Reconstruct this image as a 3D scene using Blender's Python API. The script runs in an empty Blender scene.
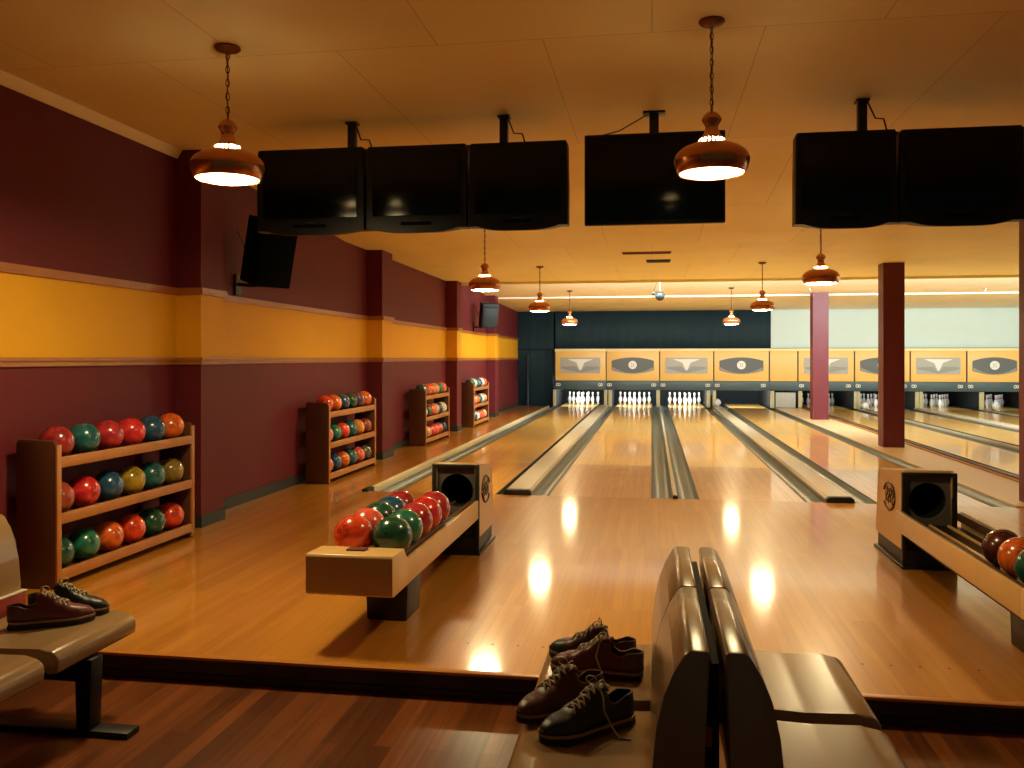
import bpy, bmesh, math, random
from mathutils import Vector, Matrix
random.seed(7)
PI = math.pi
SC = bpy.context.scene
COL = SC.collection

# ------------------------------------------------------------------ camera
F, H = 870.0, 1.467
TH = math.atan((652 - 512) / F)
cd = bpy.data.cameras.new('camera'); cam = bpy.data.objects.new('camera', cd); COL.objects.link(cam)
cam.location = (0, 0, H); cam.rotation_euler = (PI / 2, 0, TH)
cd.sensor_width = 36; cd.lens = F / 1024 * 36; cd.shift_y = -26 / 1024
cd.clip_start = 0.05; cd.clip_end = 200
SC.camera = cam

# ------------------------------------------------------------------ materials
def nt(m):
    m.use_nodes = True
    return m.node_tree, m.node_tree.nodes['Principled BSDF']
def col4(c): return (c[0], c[1], c[2], 1)
def srgb(r, g, b):
    f = lambda v: (v / 255 / 12.92) if v / 255 <= .04045 else ((v / 255 + .055) / 1.055) ** 2.4
    return (f(r), f(g), f(b))
def mat(name, c, rough=.5, metal=0, coat=0, noise=0, scale=8, bump=0, spec=.5, coat_rough=.1):
    m = bpy.data.materials.new(name); t, b = nt(m)
    b.inputs['Base Color'].default_value = col4(c); b.inputs['Roughness'].default_value = rough
    b.inputs['Metallic'].default_value = metal; b.inputs['Coat Weight'].default_value = coat
    b.inputs['Coat Roughness'].default_value = coat_rough
    b.inputs['Specular IOR Level'].default_value = spec
    if noise or bump:
        tc = t.nodes.new('ShaderNodeTexCoord'); n = t.nodes.new('ShaderNodeTexNoise')
        n.inputs['Scale'].default_value = scale; n.inputs['Detail'].default_value = 5
        t.links.new(tc.outputs['Object'], n.inputs['Vector'])
        if noise:
            r = t.nodes.new('ShaderNodeMixRGB'); r.blend_type = 'MIX'
            r.inputs[1].default_value = col4([v * (1 - noise) for v in c])
            r.inputs[2].default_value = col4([min(1, v * (1 + noise)) for v in c])
            t.links.new(n.outputs['Fac'], r.inputs[0]); t.links.new(r.outputs[0], b.inputs['Base Color'])
        if bump:
            bp = t.nodes.new('ShaderNodeBump'); bp.inputs['Strength'].default_value = bump; bp.inputs['Distance'].default_value = .01
            t.links.new(n.outputs['Fac'], bp.inputs['Height']); t.links.new(bp.outputs[0], b.inputs['Normal'])
    return m
def emit(name, c, s):
    m = bpy.data.materials.new(name); t, b = nt(m)
    b.inputs['Base Color'].default_value = col4(c); b.inputs['Emission Color'].default_value = col4(c)
    b.inputs['Emission Strength'].default_value = s
    return m
def planks(name, c1, c2, cm, width, length, rough, coat=0, grain=.25, mortar=.0006, rough_var=.06, coat_rough=.1):
    """boards running along +Y, coloured board by board, with lengthwise grain"""
    m = bpy.data.materials.new(name); t, b = nt(m); L = t.links; N = t.nodes
    tc = N.new('ShaderNodeTexCoord'); sp = N.new('ShaderNodeSeparateXYZ'); cb = N.new('ShaderNodeCombineXYZ')
    L.new(tc.outputs['Object'], sp.inputs[0]); L.new(sp.outputs[1], cb.inputs[0]); L.new(sp.outputs[0], cb.inputs[1])
    br = N.new('ShaderNodeTexBrick'); br.offset = .37; br.offset_frequency = 3; br.squash = 1
    L.new(cb.outputs[0], br.inputs['Vector'])
    br.inputs['Color1'].default_value = col4(c1); br.inputs['Color2'].default_value = col4(c2); br.inputs['Mortar'].default_value = col4(cm)
    br.inputs['Scale'].default_value = 1; br.inputs['Mortar Size'].default_value = mortar; br.inputs['Mortar Smooth'].default_value = .3
    br.inputs['Brick Width'].default_value = length; br.inputs['Row Height'].default_value = width; br.inputs['Bias'].default_value = 0
    mp = N.new('ShaderNodeMapping'); mp.inputs['Scale'].default_value = (1.2, 38, 1); L.new(cb.outputs[0], mp.inputs[0])
    n = N.new('ShaderNodeTexNoise'); n.inputs['Scale'].default_value = 1; n.inputs['Detail'].default_value = 6; n.inputs['Roughness'].default_value = .6
    L.new(mp.outputs[0], n.inputs['Vector'])
    mr = N.new('ShaderNodeMapRange'); mr.inputs[1].default_value = .25; mr.inputs[2].default_value = .75
    mr.inputs[3].default_value = 1 - grain; mr.inputs[4].default_value = 1 + grain
    L.new(n.outputs['Fac'], mr.inputs[0])
    mx = N.new('ShaderNodeVectorMath'); mx.operation = 'SCALE'
    L.new(br.outputs['Color'], mx.inputs[0]); L.new(mr.outputs[0], mx.inputs['Scale']); L.new(mx.outputs[0], b.inputs['Base Color'])
    n2 = N.new('ShaderNodeTexNoise'); n2.inputs['Scale'].default_value = 1.7; n2.inputs['Detail'].default_value = 4
    L.new(tc.outputs['Object'], n2.inputs['Vector'])
    m2 = N.new('ShaderNodeMapRange'); m2.inputs[3].default_value = rough - rough_var; m2.inputs[4].default_value = rough + rough_var
    L.new(n2.outputs['Fac'], m2.inputs[0]); L.new(m2.outputs[0], b.inputs['Roughness'])
    b.inputs['Coat Weight'].default_value = coat; b.inputs['Coat Roughness'].default_value = coat_rough
    return m
def ceil_mat():
    m = bpy.data.materials.new('ceiling_board'); t, b = nt(m); L = t.links; N = t.nodes
    tc = N.new('ShaderNodeTexCoord'); br = N.new('ShaderNodeTexBrick'); br.offset = .5
    L.new(tc.outputs['Object'], br.inputs['Vector'])
    c = srgb(248, 234, 180)
    br.inputs['Color1'].default_value = col4(c); br.inputs['Color2'].default_value = col4([v * .95 for v in c]); br.inputs['Mortar'].default_value = col4([v * .5 for v in c])
    br.inputs['Scale'].default_value = 1; br.inputs['Mortar Size'].default_value = .003; br.inputs['Mortar Smooth'].default_value = .6
    br.inputs['Brick Width'].default_value = 1.22; br.inputs['Row Height'].default_value = 2.44
    n = N.new('ShaderNodeTexNoise'); n.inputs['Scale'].default_value = 1.3; n.inputs['Detail'].default_value = 6
    L.new(tc.outputs['Object'], n.inputs['Vector'])
    mr = N.new('ShaderNodeMapRange'); mr.inputs[3].default_value = .9; mr.inputs[4].default_value = 1.08; L.new(n.outputs['Fac'], mr.inputs[0])
    mx = N.new('ShaderNodeVectorMath'); mx.operation = 'SCALE'; L.new(br.outputs['Color'], mx.inputs[0]); L.new(mr.outputs[0], mx.inputs['Scale'])
    L.new(mx.outputs[0], b.inputs['Base Color']); b.inputs['Roughness'].default_value = .55
    return m
def marble(name, c, amt=.35, rough=.22):
    m = bpy.data.materials.new(name); t, b = nt(m); L = t.links; N = t.nodes
    tc = N.new('ShaderNodeTexCoord'); n = N.new('ShaderNodeTexNoise'); n.inputs['Scale'].default_value = 9
    n.inputs['Detail'].default_value = 5; n.inputs['Distortion'].default_value = 1.6
    L.new(tc.outputs['Object'], n.inputs['Vector'])
    r = N.new('ShaderNodeValToRGB'); r.color_ramp.elements[0].position = .35; r.color_ramp.elements[1].position = .7
    r.color_ramp.elements[0].color = col4([v * (1 - amt) for v in c]); r.color_ramp.elements[1].color = col4([min(1, v * (1 + amt) + .01) for v in c])
    L.new(n.outputs['Fac'], r.inputs[0]); L.new(r.outputs[0], b.inputs['Base Color'])
    b.inputs['Roughness'].default_value = rough; b.inputs['Coat Weight'].default_value = .5; b.inputs['Coat Roughness'].default_value = .12
    return m

M = {}
M['approach'] = planks('approach_maple', srgb(202, 138, 48), srgb(186, 120, 38), srgb(138, 82, 24), .058, 1.7, .34, coat=.8, grain=.14, coat_rough=.1)
M['lane'] = planks('lane_maple', srgb(238, 190, 98), srgb(226, 172, 80), srgb(160, 110, 50), .029, 2.4, .3, coat=.8, grain=.1, coat_rough=.07)
M['lane_near'] = planks('lane_maple_darker', srgb(222, 162, 78), srgb(204, 140, 60), srgb(140, 88, 36), .029, 1.5, .3, coat=.8, grain=.16, coat_rough=.08)
M['lower'] = planks('concourse_laminate', srgb(124, 68, 31), srgb(78, 40, 19), srgb(28, 14, 8), .075, 2.1, .3, coat=.15, grain=.5, mortar=.0012)
M['ceil'] = ceil_mat()
M['white_ceil'] = mat('far_ceiling_lit_white', srgb(248, 242, 226), .6, noise=.05, scale=2)  # whiter than the main ceiling to stand in for cool lamp light
M['maroon'] = mat('maroon_paint', srgb(102, 33, 41), .6, noise=.08, scale=3, spec=.25)
M['column'] = mat('column_paint', srgb(98, 32, 40), .45, noise=.06, scale=4)
M['yellow'] = mat('mustard_paint', srgb(226, 168, 36), .6, noise=.06, scale=2.5, spec=.2)
M['trimwood'] = mat('rail_wood', srgb(168, 104, 44), .4, noise=.25, scale=6)
M['rackwood'] = mat('rack_wood', srgb(176, 116, 56), .42, noise=.25, scale=7)
M['rackdark'] = mat('rack_wood_shaded', srgb(86, 50, 26), .45, noise=.25, scale=6)  # rack wood darkened, shade on the unlit sides put into the colour
M['baseboard'] = mat('baseboard_rubber', srgb(38, 44, 40), .6)
M['riser'] = mat('riser_dark', srgb(36, 24, 17), .4, noise=.2, scale=5)
M['nosing'] = mat('nosing_wood', srgb(190, 122, 50), .3)
M['white_wall'] = mat('pale_wall', srgb(210, 226, 220), .7, noise=.03, scale=2)
M['teal'] = mat('teal_curtain', srgb(16, 44, 52), .8, noise=.12, scale=1.2)
M['black'] = mat('black_plastic', (.003, .005, .0055), .4, spec=.25)
M['screen'] = mat('black_screen', (.002, .004, .004), .14, spec=.22)
M['blackmetal'] = mat('black_metal', (.012, .012, .012), .4, metal=.4)
M['copper'] = mat('copper_shade', srgb(206, 136, 80), .24, metal=.75, noise=.12, scale=5, coat=.3)
M['bronze'] = mat('bronze_chain', srgb(110, 62, 36), .35, metal=.8)
M['diffuser'] = emit('lamp_diffuser', (1, .76, .37), 175)
M['diffuser_far'] = emit('lamp_diffuser_far', (1, .79, .42), 195)
M['diffuser_dim'] = emit('lamp_diffuser_dim', (1, .76, .37), 105)
M['vent'] = emit('lamp_vent_glow', (1, .76, .36), 240)
M['beige'] = mat('beige_laminate', srgb(222, 182, 120), .32, noise=.06, scale=6)
M['beige_seat'] = mat('beige_moulded_plastic', srgb(152, 122, 86), .27, coat=.25, noise=.05, scale=3, coat_rough=.2)
M['seat_edge'] = mat('dark_seat_core', srgb(74, 60, 42), .5)
M['return_dark'] = mat('return_dark', srgb(22, 19, 16), .45)
M['return_grey'] = mat('return_grey', srgb(88, 86, 80), .5)
M['hole'] = mat('hole_black', (.002, .002, .0025), .8)
M['rail_rubber'] = mat('rail_brown', srgb(92, 62, 42), .4)
M['emblem_dark'] = mat('emblem_brown', srgb(62, 40, 20), .4)
M['emblem_light'] = mat('emblem_tan', srgb(196, 160, 104), .4)
M['mask'] = mat('masking_laminate', srgb(244, 196, 108), .4, noise=.05, scale=2)
M['mask_top'] = mat('masking_cap', srgb(248, 226, 160), .45)
M['plate_grey'] = mat('plate_grey', srgb(176, 172, 158), .45)
M['plate_dark'] = mat('plate_slate', srgb(92, 96, 94), .45)
M['plate_mid'] = mat('plate_mid_grey', srgb(146, 148, 144), .45)
M['badge'] = mat('badge_white', srgb(240, 236, 224), .4)
M['valance'] = mat('valance_slate', srgb(66, 84, 86), .45)
M['pit'] = mat('pit_black', (.006, .008, .01), .8)
M['kick'] = mat('kickback_cream', srgb(190, 176, 128), .5)
M['pin'] = mat('pin_white', srgb(245, 243, 238), .25, coat=.3)
M['pinred'] = mat('pin_stripe', srgb(190, 30, 30), .3)
M['gutter'] = mat('gutter_grey', srgb(70, 80, 76), .3, metal=.25, noise=.2, scale=4)
M['gutter_rail'] = mat('gutter_edge', srgb(58, 50, 38), .45)
M['cap'] = mat('division_cap', srgb(186, 174, 150), .3, noise=.06, scale=3, coat=.2)
M['railtop'] = mat('rail_top', srgb(226, 212, 178), .35)
M['capend'] = mat('cap_end_rubber', srgb(24, 18, 14), .5)
M['aisle'] = mat('aisle_board', srgb(206, 172, 128), .35, noise=.06, scale=2)
M['speaker'] = mat('speaker_black', (.002, .005, .0065), .7, spec=.05)
M['speaker_far'] = mat('speaker_slate', srgb(12, 18, 22), .6)
M['grille'] = mat('speaker_grille', srgb(24, 34, 36), .6)
M['white'] = mat('white_plastic', srgb(236, 234, 226), .4)
M['steel'] = mat('steel', (.4, .42, .42), .3, metal=.9)
M['mirror'] = mat('mirror_facets', srgb(5, 14, 16), .5)
M['shoe_brown'] = mat('shoe_brown', srgb(84, 40, 28), .42, noise=.2, scale=20)
M['shoe_burg'] = mat('shoe_burgundy', srgb(98, 34, 36), .42, noise=.2, scale=20)
M['shoe_navy'] = mat('shoe_navy', srgb(22, 32, 36), .42, noise=.2, scale=20)
M['shoe_tan'] = mat('shoe_heel', srgb(88, 66, 50), .5)
M['sole'] = mat('shoe_sole', srgb(26, 20, 17), .6)
M['welt'] = mat('shoe_welt', srgb(142, 112, 80), .5)
M['lace'] = mat('lace_cream', srgb(168, 150, 118), .7)
M['liner'] = mat('shoe_lining', srgb(70, 44, 32), .7)
M['red'] = mat('red_vinyl', srgb(150, 26, 28), .4)
M['orange_label'] = mat('orange_label', srgb(196, 84, 36), .5)
M['stripe_white'] = mat('piping_white', srgb(216, 206, 188), .5)
M['cable'] = mat('cable_black', (.01, .01, .01), .5)
M['dot'] = mat('approach_dot', srgb(40, 22, 10), .5)

# ------------------------------------------------------------------ mesh helpers
class MB:
    def __init__(s): s.b = bmesh.new(); s.mi = 0
    def face(s, vs):
        try:
            f = s.b.faces.new(vs); f.material_index = s.mi; return f
        except ValueError: return None
    def pts(s, P): return [s.b.verts.new(p) for p in P]
    def box(s, x0, x1, y0, y1, z0, z1, bev=0, seg=2):
        x0, x1 = min(x0, x1), max(x0, x1); y0, y1 = min(y0, y1), max(y0, y1); z0, z1 = min(z0, z1), max(z0, z1)
        v = s.pts([(x, y, z) for z in (z0, z1) for y in (y0, y1) for x in (x0, x1)])
        fs = [s.face([v[i] for i in q]) for q in ((0, 2, 3, 1), (4, 5, 7, 6), (0, 1, 5, 4), (1, 3, 7, 5), (3, 2, 6, 7), (2, 0, 4, 6))]
        if bev:
            es = list({e for f in fs for e in f.edges})
            r = bmesh.ops.bevel(s.b, geom=es, offset=bev, segments=seg, affect='EDGES', profile=.5)
            for f in r['faces']: f.material_index = s.mi
        return s
    def prism(s, poly, axis, a, b, bev=0, seg=2):
        """poly: 2D points in the plane across axis ('x': (y,z), 'y': (x,z), 'z': (x,y))"""
        def P(p, t): return {'x': (t, p[0], p[1]), 'y': (p[0], t, p[1]), 'z': (p[0], p[1], t)}[axis]
        A = s.pts([P(p, a) for p in poly]); B = s.pts([P(p, b) for p in poly]); n = len(poly)
        fs = [s.face(A), s.face(B[::-1])] + [s.face([A[i], B[i], B[(i + 1) % n], A[(i + 1) % n]]) for i in range(n)]
        if bev:
            es = list({e for f in fs if f for e in f.edges})
            r = bmesh.ops.bevel(s.b, geom=es, offset=bev, segments=seg, affect='EDGES', profile=.5)
            for f in r['faces']: f.material_index = s.mi
        return s
    def lathe(s, prof, n=24, c=(0, 0, 0), skip=None, rot=None):
        R = []
        for r, z in prof:
            ring = []
            for i in range(n):
                a = 2 * PI * i / n; p = Vector((r * math.cos(a), r * math.sin(a), z))
                if rot: p = rot @ p
                ring.append(s.b.verts.new(p + Vector(c)))
            R.append(ring)
        for k in range(len(R) - 1):
            for i in range(n):
                if skip and skip(k, i): continue
                s.face([R[k][i], R[k][(i + 1) % n], R[k + 1][(i + 1) % n], R[k + 1][i]])
        return s
    def disc(s, c, r, n=24, normal='z', rot=None, ry=None):
        P = []
        for i in range(n):
            a = 2 * PI * i / n; u, v = r * math.cos(a), (ry or r) * math.sin(a)
            p = Vector({'z': (u, v, 0), 'y': (u, 0, v), 'x': (0, u, v)}[normal])
            P.append((rot @ p if rot else p) + Vector(c))
        s.face(s.pts(P)); return s
    def tube(s, P, r, n=8, cap=True):
        P = [Vector(p) for p in P]; R = []
        for i, p in enumerate(P):
            d = (P[min(i + 1, len(P) - 1)] - P[max(i - 1, 0)]).normalized()
            u = d.cross(Vector((0, 0, 1)));
            if u.length < .05: u = d.cross(Vector((1, 0, 0)))
            u.normalize(); w = d.cross(u)
            rr = r[i] if isinstance(r, (list, tuple)) else r
            R.append([s.b.verts.new(p + (u * math.cos(2 * PI * k / n) + w * math.sin(2 * PI * k / n)) * rr) for k in range(n)])
        for a, b in zip(R, R[1:]):
            for k in range(n): s.face([a[k], a[(k + 1) % n], b[(k + 1) % n], b[k]])
        if cap: s.face(R[0][::-1]); s.face(R[-1])
        return s
    def torus(s, c, R, r, n=12, m=6, rot=None, sx=1):
        V = []
        for i in range(n):
            a = 2 * PI * i / n; ring = []
            for j in range(m):
                b = 2 * PI * j / m
                p = Vector((0, (R + r * math.cos(b)) * math.cos(a), (R + r * math.cos(b)) * math.sin(a) * sx)) + Vector((r * math.sin(b), 0, 0))
                ring.append(s.b.verts.new((rot @ p if rot else p) + Vector(c)))
            V.append(ring)
        for i in range(n):
            for j in range(m): s.face([V[i][j], V[(i + 1) % n][j], V[(i + 1) % n][(j + 1) % m], V[i][(j + 1) % m]])
        return s
    def sphere(s, c, r, u=32, v=16):
        res = bmesh.ops.create_uvsphere(s.b, u_segments=u, v_segments=v, radius=r)
        for q in res['verts']: q.co += Vector(c)
        for f in s.b.faces:
            if all(q in res['verts'] for q in f.verts): f.material_index = s.mi
        return s
    def build(s, name, mats, parent=None, smooth=35, loc=(0, 0, 0), rotz=0):
        bmesh.ops.recalc_face_normals(s.b, faces=s.b.faces)
        me = bpy.data.meshes.new(name); s.b.to_mesh(me); s.b.free()
        for m in (mats if isinstance(mats, (list, tuple)) else [mats]): me.materials.append(M[m] if isinstance(m, str) else m)
        if smooth:
            for p in me.polygons: p.use_smooth = True
            me.set_sharp_from_angle(angle=math.radians(smooth))
        o = bpy.data.objects.new(name, me); COL.objects.link(o)
        o.location = loc; o.rotation_euler = (0, 0, rotz)
        if parent: o.parent = parent
        return o
def tag(o, label=None, cat=None, group=None, kind=None):
    if label: o['label'] = label
    if cat: o['category'] = cat
    if group: o['group'] = group
    if kind: o['kind'] = kind
    return o
def empty(name, loc, label, cat, group=None, rotz=0):
    o = bpy.data.objects.new(name, None); COL.objects.link(o); o.empty_display_size = .1
    o.location = loc; o.rotation_euler = (0, 0, rotz)
    return tag(o, label, cat, group)
KIDS = {}
def copy_tree(o, parent=None):
    c = o.copy(); COL.objects.link(c)
    if parent: c.parent = parent
    for ch in [k for k in COL.objects if k.parent == o]: copy_tree(ch, c)
    return c
def struct(o, label=None, cat=None): return tag(o, label, cat, kind='structure')

# ------------------------------------------------------------------ room shell
XL, XR = -4.08, 13.0
YF = 9.22                      # foul line
Y0, Y1 = -1.5, 29.5
struct(MB().box(XL, XR, 4.0, YF, -.12, 0).build('floor', 'approach', smooth=0), 'glossy orange maple approach floor raised one step', 'floor')
struct(MB().box(XL, XR, Y0, 3.99, -.24, -.12).build('floor_lower', 'lower', smooth=0), 'dark brown laminate floor below the step', 'floor')
struct(MB().box(XL, -3.16, YF, 26.4, -.12, 0).build('floor_side', 'approach', smooth=0), 'maple floor strip beside the maroon wall past the foul line', 'floor')
b = MB(); b.box(XL, XR, 3.972, 3.995, -.119, -.012); b.box(XL, XR, 3.962, 3.973, -.119, -.085)
struct(b.build('trim_1', 'riser', smooth=0), 'dark step face below the approach', 'step')
struct(MB().box(XL, XR, 3.955, 3.999, -.012, .003, .004).build('trim_2', 'nosing'), 'thin wood nosing along the step edge', 'trim')
# ceiling profile (y, z)
CP = [(Y0, 3.27), (7.9, 3.27), (11.2, 3.035), (17.4, 3.01)]
P = CP + [(17.4, 3.4), (Y0, 3.4)]
struct(MB().prism(P, 'x', XL - .3, XR, 0).build('ceiling', 'ceil', smooth=0), 'cream ceiling of seamed boards over approach and lanes', 'ceiling')
# lip beam, then the lane end ceiling, raised and whitened to look lit
P2 = [(17.55, 3.3), (17.55, 3.19), (21.75, 3.0), (21.75, 2.965), (21.85, 2.96), (26.6, 2.885), (26.6, 3.3)]
struct(MB().prism(P2, 'x', XL - .3, XR, 0).build('ceiling_far', 'white_ceil', smooth=0), 'paler ceiling near the pin decks', 'ceiling')
struct(MB().box(XL - .3, XR, 17.4, 17.55, 2.965, 3.3).build('trim_3', 'ceil', smooth=0), 'shallow ceiling lip before the pale far ceiling', 'ceiling lip')

def lev(z0, z1): return z0, z1
b = MB()
for mi, (z0, z1) in enumerate(((-.24, 1.44), (1.44, 2.045), (2.045, 3.4))):
    b.mi = 0 if mi != 1 else 1
    b.box(XL - .2, XL, Y0, 26.6, z0, z1)
struct(b.build('wall_left', ['maroon', 'yellow'], smooth=0), 'maroon left wall with a mustard yellow band', 'wall')
PIL = [(7.0, 7.4), (12.12, 12.62), (17.0, 17.4), (21.3, 21.7)]
XP = -3.85
pl = ['nearest maroon pilaster with yellow band beside the first ball rack', 'second maroon pilaster past the second ball rack', 'third maroon pilaster between the two farthest racks', 'last maroon pilaster near the far curtain']
for (a, c), lb in zip(PIL, pl):
    b = MB()
    for mi, (z0, z1) in enumerate(((0, 1.44), (1.44, 2.045), (2.045, 3.4))):
        b.mi = 1 if mi == 1 else 0
        b.box(XL - .05, XP, a, c, z0, z1)
    struct(b.build('wall_pilaster', ['maroon', 'yellow'], smooth=0), lb, 'pilaster')
# rails that follow wall and pilasters
def runs():
    y = Y0
    for a, c in PIL:
        yield (XL, y, a); yield (XP, a, c); y = c
    yield (XL, y, 26.55)
def rail(name, zs, m, lb, cat):
    b = MB()
    for x, a, c in runs():
        for z0, z1, d in zs:
            if x == XP: b.box(XL - .01, XP + d, a - d, c + d, z0, z1)
            else: b.box(x - .01, x + d, a, c, z0, z1)
    return struct(b.build(name, m, smooth=0), lb, cat)
rail('trim_4', ((2.015, 2.075, .022), (2.03, 2.06, .03)), 'trimwood', 'wood rail along the top of the yellow band', 'trim')
rail('trim_5', ((1.41, 1.44, .02), (1.445, 1.472, .03)), 'trimwood', 'wood rail along the bottom of the yellow band', 'trim')
b = MB()
for x, a, c in runs():
    if c < 4: continue
    a = max(a, 4.0)
    b.box(x - .01, x + .012, a, c, 0, .105)
    if x == XP: b.box(XL, XP + .012, a - .012, a, 0, .105); b.box(XL, XP + .012, c, c + .012, 0, .105)
struct(b.build('baseboard_left', 'baseboard', smooth=0), 'dark baseboard along the maroon wall', 'baseboard')
struct(MB().prism([(XL - .01, 3.3), (XL - .01, 3.20), (XL + .012, 3.20), (XL + .06, 3.275), (XL + .06, 3.3)], 'y', Y0, 7.0).build('trim_6', 'ceil', smooth=0), 'narrow cream cornice where the near maroon wall meets the ceiling', 'cornice')
# back of the lanes: teal curtain left, white wall right
def curtain(x0, x1, z0, z1, y, name, lb):
    n = int((x1 - x0) / .035); b = MB(); A, B = [], []
    for i in range(n + 1):
        x = x0 + (x1 - x0) * i / n; yy = y + .007 * math.sin(x * 9) + .004 * math.sin(x * 23 + 1)
        A.append(b.b.verts.new((x, yy, z0))); B.append(b.b.verts.new((x, yy, z1)))
    for i in range(n): b.face([A[i], A[i + 1], B[i + 1], B[i]])
    o = b.build(name, 'teal', smooth=80)
    md = o.modifiers.new('thick', 'SOLIDIFY'); md.thickness = .012
    return tag(o, lb, 'curtain')
curtain(-2.93, 3.45, 1.55, 2.9, 26.5, 'stage_curtain', 'dark teal curtain above the pin deck panels')
curtain(XL, -2.975, 0, 2.9, 26.5, 'side_curtain', 'dark teal curtain reaching the floor beside the maroon wall')
struct(MB().box(3.45, XR, 26.45, 26.6, 1.2, 3.0).build('wall_far', 'white_wall', smooth=0), 'pale white wall above the right hand lanes', 'wall')
struct(MB().box(XL, XR, 29.4, 29.6, -.3, 3.2).build('wall_pit', 'pit', smooth=0), 'black back wall of the pin pits', 'wall')
struct(MB().box(XR, XR + .2, Y0, 29.6, -.3, 3.3).build('wall_right', 'white_wall', smooth=0), 'pale right wall', 'wall')
tag(MB().tube([(-3.75, 26.3, 0), (-3.75, 26.3, 1.55)], .035, 12).build('standing_pipe', 'grille'), 'grey upright pipe in front of the teal curtain', 'pipe')

# ------------------------------------------------------------------ lanes
LY1 = 28.6
def gutter_mesh(x0, x1, depth=.075):
    b = MB(); n = 10; A, B = [], []
    for i in range(n + 1):
        t = i / n; x = x0 + (x1 - x0) * t; z = -.006 - depth * math.sin(PI * t) ** .6
        A.append(b.b.verts.new((x, YF, z))); B.append(b.b.verts.new((x, LY1, z)))
    for i in range(n): b.face([A[i], A[i + 1], B[i + 1], B[i]])
    return b
ORD = ['first', 'second', 'third', 'fourth', 'fifth', 'sixth', 'seventh', 'eighth']
LANES = [(-2.735, -1.665, .24, .09), (-1.08, -.01, .2, .225), (.49, 1.54, .225, .2), (2.25, 3.31, .22, .22),
         (4.54, 5.58, .22, .22), (6.07, 7.12, .22, .22), (7.87, 8.92, .22, .22), (9.41, 10.46, .22, .22)]
lane_names = ['bowling lane nearest the maroon wall with standing white pins', 'bowling lane under the first oval badge panel, pins standing', 'bowling lane right of the narrow twin gutter, pins standing',
              'bowling lane left of the maroon columns with no pins', 'first bowling lane right of the maroon columns', 'lane right of the columns with a white ball near its pins', 'third bowling lane right of the maroon columns', 'farthest bowling lane with a white ball near its pins']
for i, (x0, x1, gl, gr) in enumerate(LANES):
    t = empty('bowling_lane', (0, 0, 0), lane_names[i], 'bowling lane', 'bowling lanes')
    MB().box(x0, x1, YF, 12.0, -.1, 0).build('approach_boards', 'lane_near', t, 0)
    MB().box(x0, x1, 12.0, LY1, -.1, 0).build('lane_bed', 'lane', t, 0)
    b = MB(); b.box(x0 - .012, x0, YF, LY1, -.1, .004); b.box(x1, x1 + .012, YF, LY1, -.1, .004)
    b.build('edge_strip', 'gutter_rail', t, 0)
    gutter_mesh(x0 - gl, x0 - .012).build('gutter', 'gutter', t, 60)
    gutter_mesh(x1 + .012, x1 + gr).build('gutter', 'gutter', t, 60)
    for k in (0, 2.2): pass
struct(MB().box(-3.2, 10.9, YF, LY1, -.3, -.13).build('floor_sub', 'return_dark', smooth=0), 'dark sub floor under the lanes', 'floor')
struct(MB().box(10.9, XR, YF, 29, -.12, 0).build('floor_right', 'aisle', smooth=0), 'board floor right of the last lane', 'floor')
# division caps
def cap(x0, x1, z1, lb, end=True, y0=None):
    y0 = y0 or YF + .02
    t = empty('division_cap', ((x0 + x1) / 2, y0, 0), lb, 'lane divider', 'raised caps between lanes')
    w = (x1 - x0) / 2
    prof = [(-w, -.12), (w, -.12), (w, z1 * .55), (w * .8, z1), (-w * .8, z1), (-w, z1 * .55)]
    MB().prism(prof, 'y', .05, 26.24 - y0).build('cap_body', 'cap', t, 30)
    MB().prism([(p[0], p[1] if p[1] < 0 else p[1] * 1.03) for p in prof], 'y', -.03, .06, .006).build('end_stop', 'capend', t)
    return t
cap(-1.575, -1.28, .055, 'wide pale cap between the two leftmost lanes')
cap(1.75, 2.02, .055, 'wide pale cap left of the fourth lane')
cap(.215, .265, .03, 'narrow wood strip between the twin middle gutters')
cap(5.81, 5.85, .03, 'narrow strip between the two lanes just right of the columns')
cap(7.35, 7.63, .055, 'wide cap between the sixth and seventh lanes')
cap(9.14, 9.18, .03, 'narrow strip between the two farthest lanes')
t = empty('gutter_rail', (-3.07, YF, 0), 'cream topped rail along the outer left gutter', 'rail')
MB().box(-.07, -.008, .12, 17.1, -.12, .016, .005).build('rail_body', 'railtop', t)
MB().box(-.075, .0, -.06, .16, -.1, .03, .01).build('end_stop', 'capend', t)
# aisle with the columns
t = empty('aisle_strip', (3.87, YF, 0), 'beige boarded strip the maroon columns stand on', 'strip')
MB().box(-.34, .36, 0, 17.0, -.12, .012).build('strip_board', 'aisle', t, 0)
MB().box(.36, .41, 0, 17.0, -.12, .03).build('edge_rail', 'trimwood', t, 0)
MB().box(.41, .445, 0, 17.0, -.12, .05).build('edge_rail', 'rackdark', t, 0)
COLS = [(3.885, 15.12, .33, 'maroon square column left of the right edge, dark face to the room'), (3.93, 21.6, .36, 'far pinkish maroon square column, farthest of the three'),
        (3.86, 9.42, .33, 'dark maroon square column at the right edge of the picture')]
for x, y, w, lb in COLS:
    t = empty('column', (x, y, .012), lb, 'column'); t['kind'] = 'structure'
    top = 3.05
    MB().box(-w / 2, w / 2, -w / 2, w / 2, 0, top, .004, 1).build('column_shaft', 'column', t, 0)

# approach dots
for cx in (-.545, 1.125):
    b = MB()
    for k in range(-3, 4): b.lathe([(0.0001, .001), (.008, .001)], 10, (cx + k * .13, 4.38, .0005))
    struct(b.build('floor_dots', 'dot', smooth=0), 'row of small dark dots on the approach ' + ('left of' if cx < 0 else 'right of') + ' the double seats', 'floor marking')

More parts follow.
